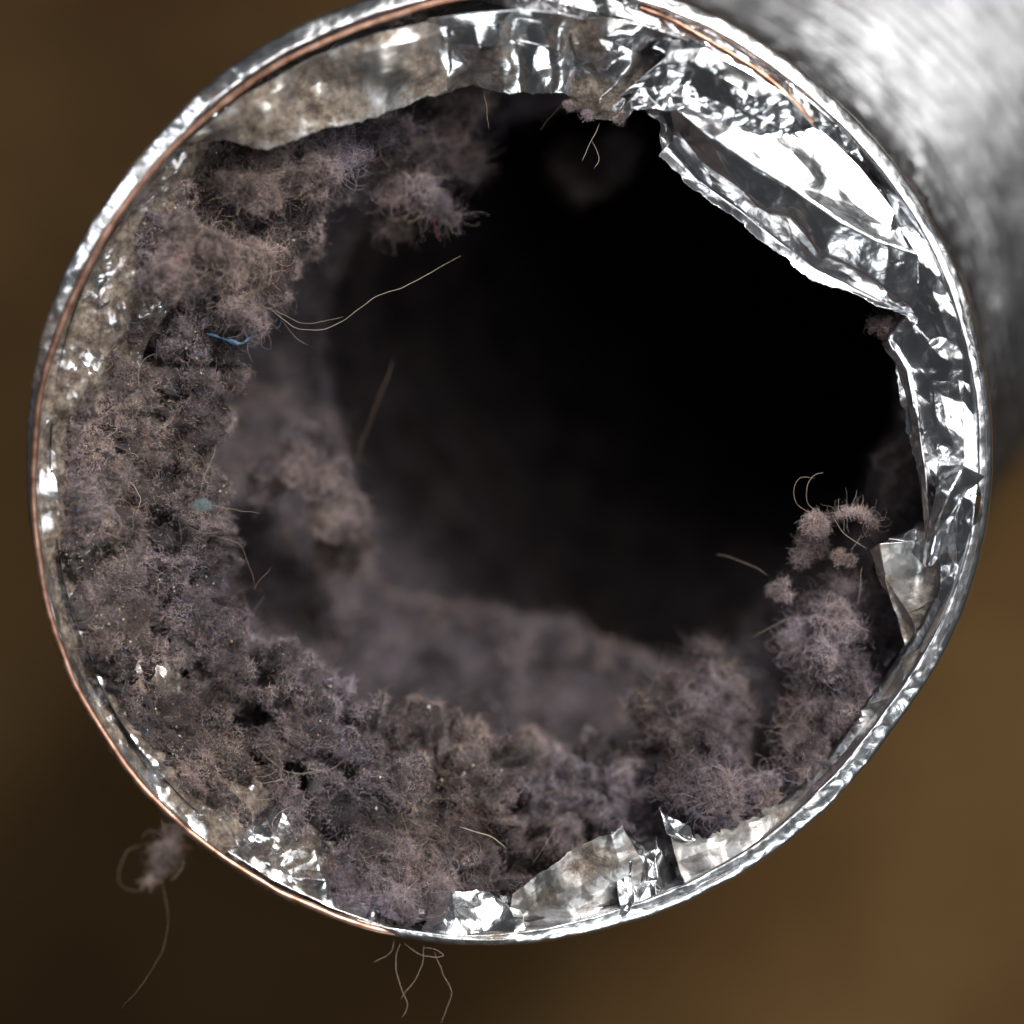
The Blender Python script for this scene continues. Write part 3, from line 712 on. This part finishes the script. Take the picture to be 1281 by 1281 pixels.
loose('thin hair trailing left into the dark from the round brown pill', [(893, 694, -12), (915, 697, -11), (940, 706, -10), (962, 718, -9)], 0.05)
loose('pale thread crossing from the bluish pill to the tall lint column', [(1042, 645, -4), (1052, 660, -4), (1066, 672, -4), (1083, 686, -4)], 0.07)
loose('short pale hair crossing the pale thread beside the right foil curl', [(1062, 688, -4), (1070, 678, -4), (1078, 669, -4)], 0.05)
loose('straight stiff hair below the round brown lint pill', [(940, 800, -9), (962, 786, -8), (990, 770, -8)], 0.05)
loose('horizontal hair across the top of the tall lint column', [(985, 706, -6), (1005, 700, -6), (1030, 697, -6)], 0.045)
loose('upright hair standing in the tall lint column', [(1078, 708, -5), (1076, 730, -4), (1073, 755, -4)], 0.05)
loose('long thin brown hair dangling from the wisp on the lower left rim', [(203, 1094, 7), (208, 1130, 6), (210, 1165, 4), (195, 1205, 2), (172, 1238, 0), (154, 1261, -2)], 0.055, HAIR_D)
loose('thin hair bent back from the wisp on the lower left rim', [(228, 1075, 6), (226, 1088, 6), (212, 1100, 6)], 0.05)
loose('curly loop of fine hair beside the wisp on the lower left rim', [(190, 1055, 8), (165, 1062, 8), (150, 1082, 9), (150, 1104, 9), (166, 1112, 8), (190, 1106, 8)], 0.04, HAIR_D)
loose('longest wavy hair hanging below the bottom rim', [(500, 1180, 1), (496, 1205, 1), (500, 1232, 1), (509, 1250, 1), (507, 1266, 1), (502, 1273, 1)], 0.065)
loose('wavy hair crossing the longest one below the bottom rim', [(532, 1184, 1), (528, 1204, 1), (518, 1226, 1), (508, 1242, 1), (503, 1250, 1)], 0.06)
loose('pale wavy hair at the right of those below the bottom rim', [(545, 1190, 1), (552, 1206, 1), (556, 1222, 1), (565, 1240, 1), (558, 1262, 1), (551, 1279, 1)], 0.055)
loose('short hair hooked to the left below the bottom rim', [(492, 1178, 1), (488, 1190, 1), (478, 1198, 1), (467, 1206, 1)], 0.05)
loose('short tangle of hair just under the bottom rim', [(505, 1180, 1), (520, 1192, 1), (540, 1196, 1), (556, 1194, 1), (548, 1188, 1), (530, 1184, 1)], 0.05)
loose('straight fine hair rising from the teal speck on the left lint', [(248, 625, -3), (256, 600, -3), (265, 575, -4), (271, 555, -5)], 0.05)
loose('fine hair stretching right from the teal speck on the left lint', [(262, 632, -4), (285, 636, -5), (308, 638, -7), (325, 642, -8)], 0.05)
loose('angled hair poking from the left lint below the teal speck', [(268, 668, -4), (300, 684, -5), (312, 712, -6), (320, 736, -7)], 0.05, HAIR_D)
loose('short hair making a corner with the angled one on the left', [(320, 736, -7), (328, 722, -7), (338, 708, -7)], 0.045, HAIR_D)
loose('thick pale thread lying on the lint near the bottom tabs', [(574, 1035, -3), (595, 1040, -2.5), (615, 1048, -2.5), (634, 1060, -3)], 0.14)
loose('thin arched hair left of the square foil tab', [(666, 1085, -3), (680, 1062, -2), (692, 1040, -1), (708, 1019, -1), (724, 1020, -1)], 0.045)
loose('dark brown thread across the bright foil at the lower left', [(330, 1020, -1), (345, 1050, 0), (365, 1075, 0), (392, 1100, 0)], 0.08, HAIR_D)
loose('curved light hair in the lower left lint', [(325, 938, -2), (340, 952, -1), (365, 968, -1), (400, 966, -2)], 0.045)
# little blue strip and teal speck
P = catmull(np.array([pz(*q) for q in [(258, 417, -5), (272, 421, -4.5), (288, 427, -4), (300, 430, -4), (311, 425, -4.5), (318, 418, -5)]]), 60)
wv = (0.17*np.sin(np.linspace(0.3, 2.9, 60))*(1+0.6*np.sin(np.linspace(0, 17, 60))))[:, None]
up = np.array([0.25, 0.9, 0.3]); tw_ = np.linspace(0, 3, 60)
rib = np.stack([P-wv*up, P+wv*np.stack([0.2*np.cos(tw_), 0.9+0*tw_, 0.5*np.sin(tw_)], 1)*0.2, P+wv*up+0.12*np.stack([fbm(P, 1, 2, off=k) for k in range(3)], -1)])
tag(link_mesh('plastic_shred', rib.reshape(-1, 3), grid_faces(60, 3), BLUE, None, True, solid=0.05), 'tiny twisted shred of blue plastic caught in the upper left lint', 'shred')
tl = empty('lint_clump', 'tiny teal speck of fluff at the inner edge of the left lint', 'fluff speck', tuple(pz(254, 632, -3)*S))
P0 = pz(254, 632, -3)
q = RNG.normal(size=(900, 3))*np.array([0.30, 0.2, 0.2])+P0
hair('fuzz', walk(q, RNG.normal(size=(900, 3)), 6, 0.11, 0.5, 0.5), 0.015, FIBRE, tl, np.array([[0.20, 0.26, 0.26]]).repeat(900, 0)*(0.7+0.6*RNG.random((900, 1))))['kind'] = 'stuff'
